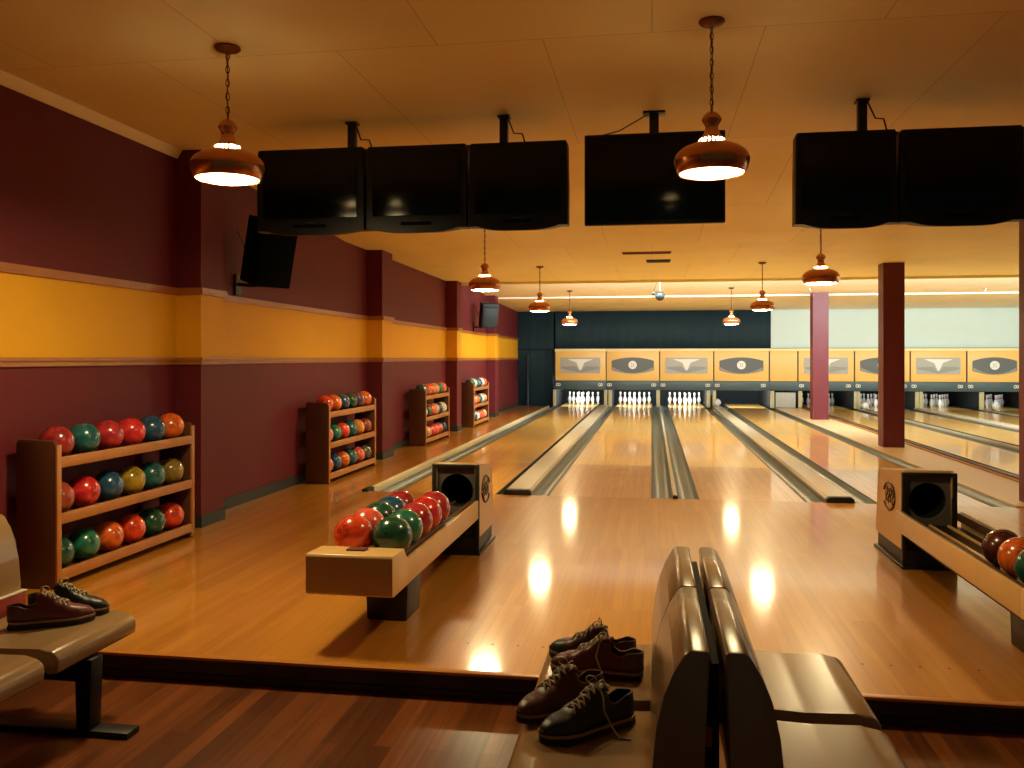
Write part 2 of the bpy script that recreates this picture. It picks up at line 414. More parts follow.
# ------------------------------------------------------------------ masking units
YM = 26.2
def disc_plate(b, poly, y0, y1): b.prism(poly, 'y', y0, y1)
def emblem(t, cx, kind, w):
    z = 1.245
    if kind == 'wing':
        a = w * .385; hh = .235
        pt = MB().prism([(cx - a, z - hh), (cx + a, z - hh), (cx + a * 1.02, z), (cx + a, z + hh), (cx - a, z + hh), (cx - a * 1.02, z)], 'y', -.016, .001).build('emblem_plate', 'plate_grey', t, 0)
        MB().prism([(cx - a * .66, z + .19), (cx + a * .66, z + .19), (cx + a * .2, z + .08), (cx + .02, z - .14), (cx - .02, z - .14), (cx - a * .2, z + .08)], 'y', -.024, -.014).build('wing_mark', 'badge', pt, 0)
        MB().prism([(cx - a * .95, z - .04), (cx - a * .25, z - .02), (cx, z - .18), (cx + a * .25, z - .02), (cx + a * .95, z - .04), (cx + a * .95, z - .1), (cx, z - .22), (cx - a * .95, z - .1)], 'y', -.02, -.014).build('wing_mark', 'plate_mid', pt, 0)
    else:
        a = w * .395; hh = .24; P = []
        for i in range(13): u = -1 + i / 6; P.append((cx + a * u, z + hh * (1 - .42 * u * u)))
        for i in range(13): u = 1 - i / 6; P.append((cx + a * u, z - hh * (1 - .42 * u * u)))
        pt = MB().prism(P, 'y', -.016, .001).build('emblem_plate', 'plate_dark', t, 0)
        Q = []
        for i in range(13): u = -1 + i / 6; Q.append((cx + a * .97 * u, z - .2 + .17 * u * u - .02))
        for i in range(13): u = 1 - i / 6; Q.append((cx + a * .97 * u, z - .225 * (1 - .42 * u * u)))
        for k in range(13):
            q = Q[k]; Q[k] = (q[0], max(q[1], Q[25 - k][1] + .004))
        MB().prism(Q, 'y', -.02, -.014).build('emblem_band', 'plate_mid', pt, 0)
        MB().prism([(cx + .125 * math.cos(2 * PI * i / 24), z + .015 + .125 * math.sin(2 * PI * i / 24)) for i in range(24)], 'y', -.026, -.014).build('round_badge', 'badge', pt, 0)
        b = MB()
        for s in (-1, 1): b.tube([(cx + s * .05 + .03 * math.cos(a_), -.027, z + .015 + .06 * math.sin(a_)) for a_ in [PI / 2 + s * k * PI / 6 for k in range(7)]], .007, 5)
        b.build('badge_lines', 'plate_mid', pt, 40)
MX = [(-2.90, -1.36, 'wing'), (-1.36, .22, 'oval'), (.22, 1.79, 'wing'), (1.79, 3.37, 'oval'), (3.37, 4.17, None), (4.17, 5.73, 'wing'), (5.73, 7.24, 'oval'), (7.24, 8.74, 'wing'), (8.74, 10.2, 'oval'), (10.2, 11.7, 'wing')]
ml = ['panel with a pale winged emblem over the leftmost lane', 'panel with grey oval emblem and white badge over the second lane', 'panel with a pale winged emblem over the third lane', 'panel with grey oval emblem and white badge over the empty lane',
      'narrow plain panel with no emblem above the column aisle', 'panel with a winged emblem partly behind the far column', 'panel with oval emblem partly behind the middle column', 'panel with winged emblem between the middle and edge columns', 'panel with oval emblem and white badge beside the edge column', 'winged panel beyond the edge column']
for i, (x0, x1, kind) in enumerate(MX):
    t = empty('masking_unit', (x0, YM, .5), 'cream wood masking ' + ml[i], 'masking panel', 'masking panels over the pin decks')
    w = x1 - x0; g = .012
    def zz(z): return z - .5
    MB().box(g, w - g, 0, .16, zz(.79), zz(1.66), .008).build('panel', 'mask', t)
    MB().box(0, w, -.02, .16, zz(1.66), zz(1.745), .008).build('cap_rail', 'mask_top', t)
    vl = MB().box(0, w, -.01, .14, zz(.52), zz(.785), .01).build('valance', 'valance', t)
    b = MB(); b.box(.001, .02, -.012, .1, zz(.79), zz(1.66)); b.build('joint_strip', 'rackdark', t, 0)
    if kind:
        if 1:
            before = set(o.name for o in COL.objects)
            emblem(t, w / 2, kind, w)
            for o in [o for o in COL.objects if o.name not in before and o.name.startswith('emblem_plate')]: o.location = (0, 0, -.5)
        for sx in (.07, w - .2):
            b = MB()
            for q in range(2): b.torus((sx + q * .065, -.014, zz(.665)), .028 if q else .03, .009, 12, 5, Matrix.Rotation(PI / 2, 3, 'Z'), 1.3)
            b.build('lane_number', 'badge', vl)
# pits: cheek walls between lanes
KX = [(-2.96, -2.88), (-1.42, -1.2), (.13, .23), (1.6, 1.86), (3.42, 3.52), (4.2, 4.3), (5.74, 5.9), (7.4, 7.6), (9.1, 9.22), (10.6, 10.8)]
kl = ['left of the leftmost lane', 'between first and second lanes', 'between second and third lanes', 'between third and fourth lanes', 'right of the empty lane', 'left of the lane behind the far column', 'behind the middle column', 'between the sixth and seventh lanes', 'before the farthest lane', 'past the farthest lane']
for (x0, x1), lb in zip(KX, kl):
    t = empty('kickback', ((x0 + x1) / 2, 26.3, .006), 'cream pin deck side wall ' + lb, 'side wall', 'kickback walls beside the pin decks')
    w = (x1 - x0) / 2
    MB().prism([(0, 0), (2.6, 0), (2.6, .62), (.12, .62), (0, .35)], 'x', -w, w).build('side_panel', 'pit', t, 0)
    for q in ((-w, w),) if w < .07 else ((-w, -w + .09), (w - .09, w)):
        MB().box(q[0] - .004, q[1] + .004, -.04, .0, .0, .505, .006).build('front_post', 'kick', t)
struct(MB().box(XL, XR, 26.4, 29.4, 1.72, 1.76).build('trim_8', 'pit', smooth=0), 'dark cover over the pin machines', 'cover')
tag(MB().box(3.56, 4.12, 26.28, 26.31, .02, .46, .004).build('access_panel', 'plate_grey'), 'small white access panel under the narrow plain masking panel', 'panel')

# ------------------------------------------------------------------ pins
def pin_mesh():
    b = MB()
    prof = [(.0001, 0), (.026, 0), (.0275, .004), (.036, .04), (.0525, .085), (.0605, .115), (.0592, .15), (.05, .19), (.035, .225), (.0255, .25), (.0232, .266), (.0236, .28), (.0275, .31), (.0322, .338), (.0318, .352), (.026, .37), (.014, .379), (.0001, .381)]
    b.lathe(prof, 16)
    for f in b.b.faces:
        z = sum(v.co.z for v in f.verts) / len(f.verts)
        f.material_index = 1 if (.25 < z < .266 or .28 < z < .305 and False) else 0
    return b
pin0 = pin_mesh().build('bowling_pin', ['pin', 'pinred'], smooth=60)
used = [False]
PINPOS = [(0, 0), (-1, 1), (1, 1), (-2, 2), (0, 2), (2, 2), (-3, 3), (-1, 3), (1, 3), (3, 3)]
pn = ['front pin', 'second row left pin', 'second row right pin', 'third row left pin', 'third row middle pin', 'third row right pin', 'back row leftmost pin', 'back row inner left pin', 'back row inner right pin', 'back row rightmost pin']
lw = {0: 'on the lane nearest the maroon wall', 1: 'on the second lane from the maroon wall', 2: 'on the third lane from the maroon wall', 4: 'on the lane behind the far column', 5: 'on the lane behind the middle column', 6: 'on the seventh lane', 7: 'on the farthest lane'}
PC = {0: -2.18, 1: -.545, 2: 1.015, 4: 5.06, 5: 6.6, 6: 8.4, 7: 9.94}
for li, cx in PC.items():
    for (ix, iy), n in zip(PINPOS, pn):
        o = pin0 if not used[0] else pin0.copy()
        if used[0]: COL.objects.link(o)
        used[0] = True
        o.location = (cx + ix * .1524, YF + 18.29 - .1 + iy * .264, 0)
        tag(o, 'white bowling pin, ' + n + ' ' + lw[li], 'bowling pin', 'bowling pins at the lane ends')

# ------------------------------------------------------------------ bowling balls
PAL = {'dark red': srgb(150, 34, 40), 'red': srgb(205, 42, 44), 'crimson': srgb(172, 40, 52), 'teal': srgb(22, 96, 100), 'blue': srgb(26, 78, 116), 'orange': srgb(226, 104, 34), 'orange red': srgb(222, 66, 26),
       'brownish red': srgb(152, 62, 44), 'olive yellow': srgb(160, 134, 34), 'olive': srgb(132, 108, 44), 'dark green': srgb(20, 78, 60), 'green': srgb(28, 112, 88), 'purple': srgb(104, 62, 96), 'pink': srgb(216, 106, 100),
       'grey olive': srgb(92, 86, 66), 'amber': srgb(214, 140, 52), 'peach': srgb(236, 160, 116), 'white': srgb(226, 222, 212), 'maroon': srgb(74, 24, 24), 'salmon': srgb(222, 90, 72)}
BM = {k: marble('ball_' + k.replace(' ', '_'), v) for k, v in PAL.items()}
BR = .108
ball_mesh = {}
def hole_mesh(a, e):
    d = Vector((math.cos(e) * math.cos(a), math.cos(e) * math.sin(a), math.sin(e)))
    q = d.to_track_quat('Z', 'Y').to_matrix(); b = MB()
    b.lathe([(.0001, .1056), (.0125, .1056), (.0138, .1082), (.0148, .1074)], 12, rot=q)
    return b
HOLES = [hole_mesh(a, e).build('finger_hole', 'hole') for a, e in ((-.16, .5), (.12, .52), (0.0, .12))]
for h in HOLES: COL.objects.unlink(h)
def ball(x, y, z, color, label, group, holes=None, name='bowling_ball'):
    if color not in ball_mesh:
        o = MB().sphere((0, 0, 0), BR, 28, 16).build(name, BM[color], smooth=80); ball_mesh[color] = o.data
    else:
        o = bpy.data.objects.new(name, ball_mesh[color]); COL.objects.link(o)
    o.location = (x, y, z); tag(o, label, 'bowling ball', group)
    if holes is None: o.rotation_euler = (random.uniform(0, 6), random.uniform(0, 6), random.uniform(0, 6))
    else:
        o.rotation_euler = (holes[0], holes[1], holes[2])
        for h in HOLES:
            c = h.copy(); COL.objects.link(c); c.parent = o
    return o
# ------------------------------------------------------------------ wall racks
RACKX0, RACKX1 = -4.0, -3.72
SHELF = [.835, .475, .115]
def rack(y0, y1, colors, which, place):
    t = empty('ball_rack', (RACKX0, y0, 0), 'three shelf wooden ball rack, ' + place, 'ball rack', 'wooden ball racks along the maroon wall')
    d = RACKX1 - RACKX0; L = y1 - y0
    for y in (0, L - .04):
        MB().prism([(0, 0), (d, 0), (d, .915), (d - .025, .94), (.02, .95), (0, .93)], 'y', y, y + .04, .005).build('side_panel', 'rackdark', t)
        MB().box(d - .004, d + .012, y - .001, y + .041, 0.01, .915, .003).build('edge_strip', 'rackwood', t)
    for z in SHELF:
        MB().box(.01, d - .012, .04, L - .04, z - .055, z - .03).build('shelf', 'rackdark', t, 0)
        MB().box(d - .02, d + .012, .04, L - .04, z - .068, z, .005).build('shelf_rail', 'rackwood', t)
        MB().box(.02, .06, .04, L - .04, z - .03, z + .02).build('back_rail', 'rackdark', t, 0)
    for z in (.2, .55, .88):
        MB().box(.0, .012, .04, L - .04, z - .05, z + .05).build('back_slat', 'rackdark', t, 0)
    sn = ['top', 'middle', 'bottom']; on = ['first', 'second', 'third', 'fourth', 'fifth', 'sixth', 'seventh']
    n0 = 6
    for s, row in enumerate(colors):
        n = len(row); p = (L - .08 - 2 * BR - .02) / (n - 1)
        for k, c in enumerate(row):
            far = 'farthest' if k == n - 1 else ('nearest' if k == 0 else on[k] + ' from near end')
            hl = None
            if which == 0: hl = (random.uniform(-.4, .3), random.uniform(-.5, .3), -random.uniform(.1, 1.0))
            ball(RACKX0 + .168, y0 + .05 + BR + k * p, SHELF[s] - .03 + BR + .004, c,
                 c + ' bowling ball, ' + far + ' on ' + sn[s] + ' shelf of ' + ['nearest', 'second', 'third', 'farthest'][which] + ' rack', 'bowling balls on the wall racks', hl)
rack(4.97, 6.64, [['dark red', 'teal', 'crimson', 'red', 'blue', 'orange'], ['brownish red', 'red', 'blue', 'olive yellow', 'teal', 'olive'], ['dark green', 'green', 'orange', 'orange red', 'dark green', 'orange red']], 0, 'nearest of the four, left of the first pilaster')
rack(9.66, 11.4, [['orange red', 'orange', 'blue', 'dark green', 'purple', 'orange'], ['pink', 'green', 'orange red', 'teal', 'amber', 'brownish red'], ['pink', 'blue', 'orange', 'teal', 'salmon', 'grey olive']], 1, 'second from camera, left of the second pilaster')
rack(14.05, 15.75, [['teal', 'salmon', 'orange', 'peach', 'green', 'salmon'], ['white', 'dark green', 'salmon', 'peach', 'blue', 'white'], ['green', 'peach', 'red', 'salmon', 'salmon', 'blue']], 2, 'third from camera, left of the third pilaster')
rack(18.0, 19.7, [['dark green', 'white', 'teal', 'blue', 'white', 'salmon'], ['peach', 'peach', 'orange', 'teal', 'white', 'peach'], ['green', 'teal', 'white', 'salmon', 'orange', 'peach']], 3, 'farthest of the four, past the third pilaster')
ball(1.89, 26.15, .055 + BR, 'white', 'small white ball at the far end of the cap beside the empty lane', 'white balls at the far lane ends')
ball(5.98, 26.0, BR, 'white', 'white ball at the pin end between the far and middle columns', 'white balls at the far lane ends')
ball(9.55, 26.35, BR, 'white', 'white ball at the pin end close to the edge column', 'white balls at the far lane ends')

# ------------------------------------------------------------------ ball returns
def ring_plate(b, hw, z0, z1, cz, r, y, th, n=32):
    """flat plate (front at y, thickness th) with a round hole"""
    O, I = [], []
    for i in range(n):
        a = 2 * PI * i / n; c, s_ = math.cos(a), math.sin(a)
        k = min(hw / abs(c) if abs(c) > 1e-6 else 9, (z1 - cz) / s_ if s_ > 1e-6 else ((cz - z0) / -s_ if s_ < -1e-6 else 9))
        O.append((c * k, cz + s_ * k)); I.append((c * r, cz + s_ * r))
    f0 = [b.pts([(p[0], y, p[1]) for p in O]), b.pts([(p[0], y, p[1]) for p in I]), b.pts([(p[0], y + th, p[1]) for p in I])]
    for i in range(n):
        j = (i + 1) % n
        b.face([f0[0][i], f0[0][j], f0[1][j], f0[1][i]]); b.face([f0[1][i], f0[1][j], f0[2][j], f0[2][i]])
def ball_return(cx, hood_y, hood_d, tray_y, side, label, railz, tx=0):
    t = empty('ball_return', (cx, hood_y, 0), label, 'ball return', 'ball returns on the approach')
    W, Z0, Z1, ZB = .18, .13, .68, .615
    # hood: three-sided shell, open to the front, leaning slightly back
    def hoodpoly(z, w): return w
    def wall(sx):
        b = MB(); P = []
        for y, z in ((0, Z0), (hood_d, Z0), (hood_d - .01, ZB - .03), (hood_d - .05, ZB), (.02, Z1), (0, Z1 - .015)):
            tp = W - .018 * (z - Z0) / (Z1 - Z0); P.append((y, z, tp))
        A = b.pts([(sx * p[2], p[0], p[1]) for p in P]); B = b.pts([(sx * (p[2] - .018), p[0], p[1]) for p in P]); n = len(P)
        b.face(A); b.face(B[::-1])
        for i in range(n): b.face([A[i], A[(i + 1) % n], B[(i + 1) % n], B[i]])
        return b.build('side_panel', 'beige', t, 0)
    for sx in (-1, 1): wall(sx)
    wt = W - .018
    MB().prism([(.01, Z1 - .02), (.02, Z1 + .004), (hood_d - .05, ZB + .004), (hood_d - .04, ZB - .02)], 'x', -wt - .002, wt + .002, .004).build('top_panel', 'beige', t)
    MB().box(-W + .01, W - .01, hood_d - .05, hood_d - .03, Z0, ZB - .03).build('back_panel', 'beige', t, 0)
    b = MB()      # dark front frame
    b.box(-W + .0, -W + .03, -.012, .02, 0.02, Z1 - .01, .004); b.box(W - .03, W, -.012, .02, 0.02, Z1 - .01, .004); b.box(-W + .03, W - .03, -.012, .02, Z1 - .035, Z1 - .01, .004)
    b.build('front_frame', 'return_dark', t)
    b = MB(); ring_plate(b, W - .03, .28, Z1 - .035, .47, .126, .035, .03); b.build('face_plate', 'return_grey', t, 0)
    b = MB(); b.lathe([(.126, 0), (.126, .45), (.0001, .45)], 32, (0, .066, .47), rot=Matrix.Rotation(-PI / 2, 3, 'X')); b.build('ball_tunnel', 'hole', t, 60)
    b = MB(); b.box(-W + .015, W - .015, .0, hood_d - .015, 0, Z0); b.box(-W + .03, W - .03, .02, .03, Z0, .3); b.build('plinth', 'return_dark', t, 0)
    b = MB(); b.box(-W - .01, W + .01, -.03, hood_d + .02, 0, .022, .004); b.build('foot_plate', 'blackmetal', t)
    # emblem on one flank
    ex = side * (W - .003); eb = MB(); cy, cz = hood_d * .5, .45
    pts = [(ex, cy + .155 * math.cos(a), cz + .10 * math.sin(a)) for a in [PI * .1 + 2 * PI * .85 * k / 20 for k in range(21)]]
    pts = [(p[0] - side * .018 * (p[2] - Z0) / (Z1 - Z0) + side * .004, p[1], p[2]) for p in pts]
    eb.tube(pts, .009, 6)
    for k in range(4):
        y0 = cy - .1 + k * .052
        eb.tube([(ex - side * .006, y0 + .022 * math.sin(q * 1.1), cz - .05 + q * .017 + .01 * (k % 2)) for q in range(7)], .008, 5)
    eb.build('emblem', 'emblem_dark', t, 60)
    MB().lathe([(.0001, -.002), (.1, -.002), (.102, .004)], 28, (ex - side * .0045, cy, cz), rot=Matrix.Rotation(side * PI / 2, 3, 'Y')).build('emblem_plate', 'emblem_light', t)
    # tray
    n_before = set(o.name for o in COL.objects)
    TW, zb, zt = .225, .27, .405
    y1 = tray_y - hood_y          # near end (negative)
    for sx in (-1, 1):
        MB().prism([(y1 + .22, zb), (-.005, zb), (-.005, zt), (y1 + .22, zt)], 'x', sx * TW, sx * (TW - .022), .003).build('tray_side', 'beige', t)
        MB().box(sx * (TW - .022), sx * (TW - .05), y1 + .22, 0, zt - .06, zt - .004, .004).build('side_cushion', 'rail_rubber', t)
    MB().box(-TW + .022, TW - .022, y1 + .2, -.0, zb, zb + .03).build('tray_floor', 'return_dark', t, 0)
    b = MB(); b.prism([(y1, zb + .012), (y1 + .02, zb), (y1 + .3, zb), (y1 + .3, zt - .005), (y1 + .24, zt + .02), (y1 + .215, zt + .07), (y1 + .01, zt + .075), (y1, zt + .06)], 'x', -TW - .003, TW + .003, .006)
    b.build('end_cap', 'beige', t)
    b = MB(); b.box(-.05, .05, y1 + .10, y1 + .16, zt + .07, zt + .082, .003); b.build('grip_slot', 'rail_rubber', t)
    if railz:
        for rx in (-.165, -.048, .048, .165):
            MB().tube([(rx, y1 + .28, railz), (rx, -.02, railz)], .012, 10).build('ball_rail', 'rail_rubber', t)
    else:
        for rx in (-.06, .06): MB().tube([(rx + .06, y1 + .28, zb + .035), (rx + .06, -.02, zb + .035)], .012, 10).build('ball_rail', 'beige', t)
    yp = tray_y + .62 - hood_y
    MB().prism([(-.08, 0), (.15, 0), (.16, zb), (-.09, zb)], 'y', yp - .1, yp + .18, .008).build('pedestal', 'return_dark', t)
    MB().box(-.1, .1, yp - .02, -.02, .17, zb, .004).build('support_beam', 'return_dark', t)
    for o in [o for o in COL.objects if o.name not in n_before]: o.location.x = tx
    return t
CL = -1.50; RZ = .395
ball_return(CL + .05, 6.36, .6, 4.17, 1, 'beige ball return beside the wall racks with ten balls', RZ, -.05)
b_rows = [(-.1095, ['orange red', 'salmon', 'dark green', 'blue', 'dark red']), (.1095, ['dark green', 'green', 'crimson', 'red', 'crimson'])]
bz = RZ + math.sqrt((BR + .012) ** 2 - .0585 ** 2) + .001
bord = ['nearest the end cap', 'second from the end cap', 'third from the end cap', 'fourth from the end cap', 'nearest the hood']
for rx, row in b_rows:
    for k, c in enumerate(row):
        ball(CL + rx, 4.56 + k * .225, bz, c, c + ' ball in ' + ('left' if rx < 0 else 'right') + ' row of the left ball return, ' + bord[k], 'bowling balls in the left ball return', (random.uniform(-1.2, -.4), random.uniform(-.4, .4), -PI / 2 + random.uniform(-.7, .7)))
CR = 1.90
ball_return(CR, 6.42, .72, 4.02, -1, 'beige ball return at the right edge of the picture', None)
SH = .13; zr = .305 + math.sqrt((BR + .012) ** 2 - .06 ** 2)
ball(CR + .025, 5.20, zr, 'maroon', 'dark maroon ball in the right ball return behind the orange one', 'bowling balls in the right ball return', (-.8, .2, -1.2))
ball(CR + .025, 4.975, zr, 'orange', 'orange ball in the right ball return, in front of the maroon one', 'bowling balls in the right ball return', (-.6, -.3, -2))
ball(CR + .025, 4.75, zr, 'dark green', 'dark green ball in the right ball return at the picture edge', 'bowling balls in the right ball return', (-.6, .3, -1.6))

# ------------------------------------------------------------------ pendants
def pendant(x, y, zb, zc, label, sc=1, dm='diffuser'):
    t = empty('pendant_lamp', (x, y, zb), label, 'pendant lamp', 'copper pendant lamps')
    top = (zc - zb) / sc; t.scale = (sc, sc, sc)
    prof = [(.160, .008), (.167, 0), (.172, .004), (.184, .03), (.192, .058), (.193, .075), (.187, .096), (.172, .116), (.146, .135), (.112, .149), (.084, .158), (.074, .163)]
    MB().lathe(prof, 40).build('lamp_shade', 'copper', t, 50)
    MB().lathe([(.161, .006), (.125, -.004), (.07, -.009), (.0001, -.011)], 32).build('diffuser', dm, t, 60)
    # pierced collar: real openings that let the lamp's light out at the neck
    MB().lathe([(.074, .163), (.072, .166), (.068, .177), (.064, .182), (.050, .194)], 40, skip=lambda k, i: k == 1 and i % 2 == 0).build('pierced_collar', 'copper', t, 50)
    MB().lathe([(.066, .158), (.060, .180)], 24).build('inner_glow', 'vent', t, 60)
    MB().lathe([(.050, .194), (.044, .204), (.036, .225), (.033, .25), (.040, .262), (.050, .278), (.0505, .286), (.042, .302), (.026, .318), (.01, .324), (.0001, .324)], 24).build('neck', 'copper', t, 40)
    z0 = .320; z1 = top - .03; n = max(4, int((z1 - z0) / .034)); b = MB()
    for k in range(n):
        z = z0 + (z1 - z0) * (k + .5) / n
        b.torus((0, 0, z), .0095, .0026, 10, 5, Matrix.Rotation(PI / 2 * (k % 2) + .4, 3, 'Z'), 2.05)
    b.build('chain', 'bronze', t)
    MB().tube([(.004 * math.sin(k), .004 * math.cos(k), z0 + (z1 - z0) * k / 12) for k in range(13)], .003, 6).build('cord', 'cable', t)
    MB().lathe([(.0001, top), (.066, top), (.068, top - .008), (.058, top - .02), (.03, top - .03), (.008, top - .036), (.0001, top - .036)], 28).build('canopy', 'bronze', t, 50)
    return t
def ceilz(y):
    for (a, za), (c, zc) in zip(CP, CP[1:]):
        if a <= y <= c: return za + (zc - za) * (y - a) / (c - a)
    return 3.19 + (3.0 - 3.19) * (y - 17.55) / (21.75 - 17.55)
PEN = [(-2.43, 4.72, 2.50, 'copper pendant lamp nearest the maroon wall, large, in front of the TVs'), (.315, 4.76, 2.45, 'large copper pendant lamp hanging in front of the flat screen'),
       (-1.97, 10.2, 2.275, 'copper pendant lamp just below the left TVs'), (1.79, 9.75, 2.265, 'copper pendant lamp just below the right TVs, near the columns'),
       (-1.88, 14.65, 2.26, 'copper pendant lamp in the middle of the left row, against the teal curtain'), (1.77, 14.6, 2.245, 'copper pendant lamp left of the far column, lit orange'),
       (-1.92, 20.5, 2.255, 'smallest copper pendant lamp in front of the teal curtain, left one'), (1.78, 20.3, 2.235, 'smallest copper pendant lamp in front of the teal curtain, right one')]
def sc_dim(x, y): return 0 < x < 1 and y < 5
for x, y, z, lb in PEN: pendant(x, y, z, ceilz(y), lb, 1.08 if x < -2.2 else 1.03 if y < 5 else 1, 'diffuser_dim' if sc_dim(x, y) else 'diffuser' if y < 5 else 'diffuser_far')

# ------------------------------------------------------------------ TVs
def tube_tv(x0, x1, y, z0, z1, label, sag=.035):
    w = x1 - x0; h = z1 - z0
    t = empty('tube_television', ((x0 + x1) / 2, y, z0), label, 'television', 'bulky tube televisions')
    hw = w / 2
    def outline(s, sg):
        P = []
        for i in range(13):
            u = -1 + i / 6; a = abs(u)
            z = -sg * (1 - (u / .8) ** 4) if a < .8 else 0
            P.append((hw * u * s, z))
        P += [(hw * s, h * .5), (hw * s * .985, h * .97), (hw * s * .96, h), (-hw * s * .96, h), (-hw * s * .985, h * .97), (-hw * s, h * .5)]
        return P
    b = MB(); rings = []
    cz = h * .5
    for yy, s, k, sg in ((-.02, .985, 1, sag), (0, 1, 1, sag), (.10, 1, 1, sag * .6), (.14, .97, .97, 0), (.34, .74, .78, 0), (.46, .6, .62, 0)):
        rings.append(b.pts([(p[0], yy, cz + (p[1] - cz) * k) for p in outline(s, sg)]))
    n = len(rings[0])
    for a, c in zip(rings, rings[1:]):
        for i in range(n): b.face([a[i], a[(i + 1) % n], c[(i + 1) % n], c[i]])
    b.face(rings[-1]); b.face(rings[0][::-1])
    cb = b.build('cabinet', 'black', t, 30)
    # bulged glass
    b = MB(); nx, nz = 12, 9; sw, sh = hw * .86, h * .39; V = []
    for j in range(nz + 1):
        for i in range(nx + 1):
            u, v = -1 + 2 * i / nx, -1 + 2 * j / nz
            V.append(b.b.verts.new((sw * u, -.024 - .03 * (1 - u * u * .6 - v * v * .4), h * .54 + sh * v)))
    for j in range(nz):
        for i in range(nx):
            q = j * (nx + 1) + i; b.face([V[q], V[q + 1], V[q + nx + 2], V[q + nx + 1]])
    o = b.build('screen', 'screen', t, 80)
    MB().box(-hw * .3, hw * .3, -.028, -.018, h * .035, h * .075, .003).build('control_strip', 'speaker', cb)
    MB().box(-.03, .03, -.026, -.018, h * .09, h * .10).build('maker_plate', 'grille', cb, 0)
    return t
YT = 6.2
tube_tv(-2.95, -2.10, YT, 2.42, 3.03, 'leftmost bulky black tube television beside the pendant')
tube_tv(-2.09, -1.325, YT, 2.42, 3.025, 'middle bulky black tube television of the left three')
tube_tv(-1.315, -.59, YT, 2.42, 3.02, 'rightmost bulky black tube television of the left three')
tube_tv(.965, 1.63, YT, 2.38, 3.005, 'bulky black tube television in the right group, its left end one')
tube_tv(1.64, 2.42, YT, 2.38, 3.0, 'second bulky black tube television from the left of the right group')
tube_tv(2.43, 3.1, YT, 2.38, 2.995, 'bulky black tube television cut by the right edge of the picture')
def tv_frame(x0, x1, poles, ztop, label):
    t = empty('television_bracket', ((x0 + x1) / 2, YT + .2, ztop), label, 'bracket')
    cx = (x0 + x1) / 2
    MB().box(x0 - cx, x1 - cx, -.03, .03, .002, .03, .004).build('crossbar', 'blackmetal', t)
    for p in poles:
        MB().box(p - cx - .03, p - cx + .03, -.03, .03, .02, 3.27 - ztop, .003).build('pole', 'blackmetal', t)
        MB().box(p - cx - .045, p - cx + .045, -.045, .045, 3.255 - ztop, 3.27 - ztop, .003).build('ceiling_plate', 'blackmetal', t)
        q = p - cx
        MB().tube([(q + .03, -.02, 3.26 - ztop), (q + .08, -.04, 3.13 - ztop), (q + .14, -.02, 3.13 - ztop), (q + .17, .0, 3.03 - ztop)], .006, 6).build('cable', 'cable', t)
tv_frame(-2.8, -.7, (-2.27, -1.09), 3.031, 'black ceiling bracket holding the three left televisions')
tv_frame(1.1, 3.0, (1.45, 2.75), 3.006, 'black ceiling bracket holding the right televisions')
# flat screen
t = empty('flat_screen', (.015, 6.4, 2.44), 'flat black widescreen hanging between the tube televisions', 'television')
MB().box(-.505, .505, 0, .05, 0, .665, .008).build('screen_case', 'black', t)
MB().box(-.485, .485, -.004, .002, .03, .645, .002).build('screen', 'screen', t)
MB().box(-.035, .035, .052, .1, .3, .83, .004).build('mount_pole', 'blackmetal', t)
MB().box(-.08, .08, .02, .14, .815, .83, .003).build('ceiling_plate', 'blackmetal', t)
MB().tube([(-.04, .07, .82), (-.25, .05, .70), (-.4, .05, .665)], .005, 6).build('cable', 'cable', t)

# ------------------------------------------------------------------ wall speakers
def speaker(x, y, zc, w, h, d, rz, tilt, body, grille, label):
    t = empty('wall_speaker', (x, y, zc - h / 2), label, 'loudspeaker', 'wall loudspeakers')
    R = Matrix.Rotation(rz, 4, 'Z') @ Matrix.Rotation(tilt, 4, 'X')
    def put(o):
        o.matrix_local = Matrix.Translation((0, 0, h / 2)) @ R; return o
    put(MB().prism([(-w / 2, -d / 2), (w / 2, -d / 2), (w * .36, d / 2), (-w * .36, d / 2)], 'z', -h / 2, h / 2, .012).build('cabinet', body, t))
    put(MB().box(-w * .44, w * .44, -d / 2 - .012, -d / 2 + .002, -h * .44, h * .30, .004).build('grille', grille, t))
    put(MB().box(-w * .44, w * .44, -d / 2 - .006, -d / 2 + .002, h * .33, h * .45, .004).build('horn', body, t))
    put(MB().box(-.05, .05, -d / 2 - .016, -d / 2 - .01, -h * .40, -h * .36).build('maker_plate', grille, t, 0))
    xw = XL - x + .005
    b = MB(); b.tube([(0, d * .3, .06), (xw * .5, d * .3, .0), (xw, d * .35, .02)], .018, 8); b.build('bracket_arm', 'blackmetal', t)
    MB().box(xw, xw + .02, d * .35 - .06, d * .35 + .06, -.09, .12, .004).build('wall_plate', 'blackmetal', t)
    MB().tube([(0, d * .45, .1), (xw * .6, d * .4, .22), (xw + .012, d * .3, .55)], .005, 6).build('cable', 'cable', t)
    return t
speaker(-3.70, 7.98, 2.5, .40, .64, .36, math.radians(58), math.radians(15), 'speaker', 'speaker', 'black wall loudspeaker below the left televisions')
speaker(-3.72, 19.6, 2.45, .40, .56, .32, math.radians(35), math.radians(12), 'speaker_far', 'grille', 'small far wall loudspeaker above the yellow band near the curtain')

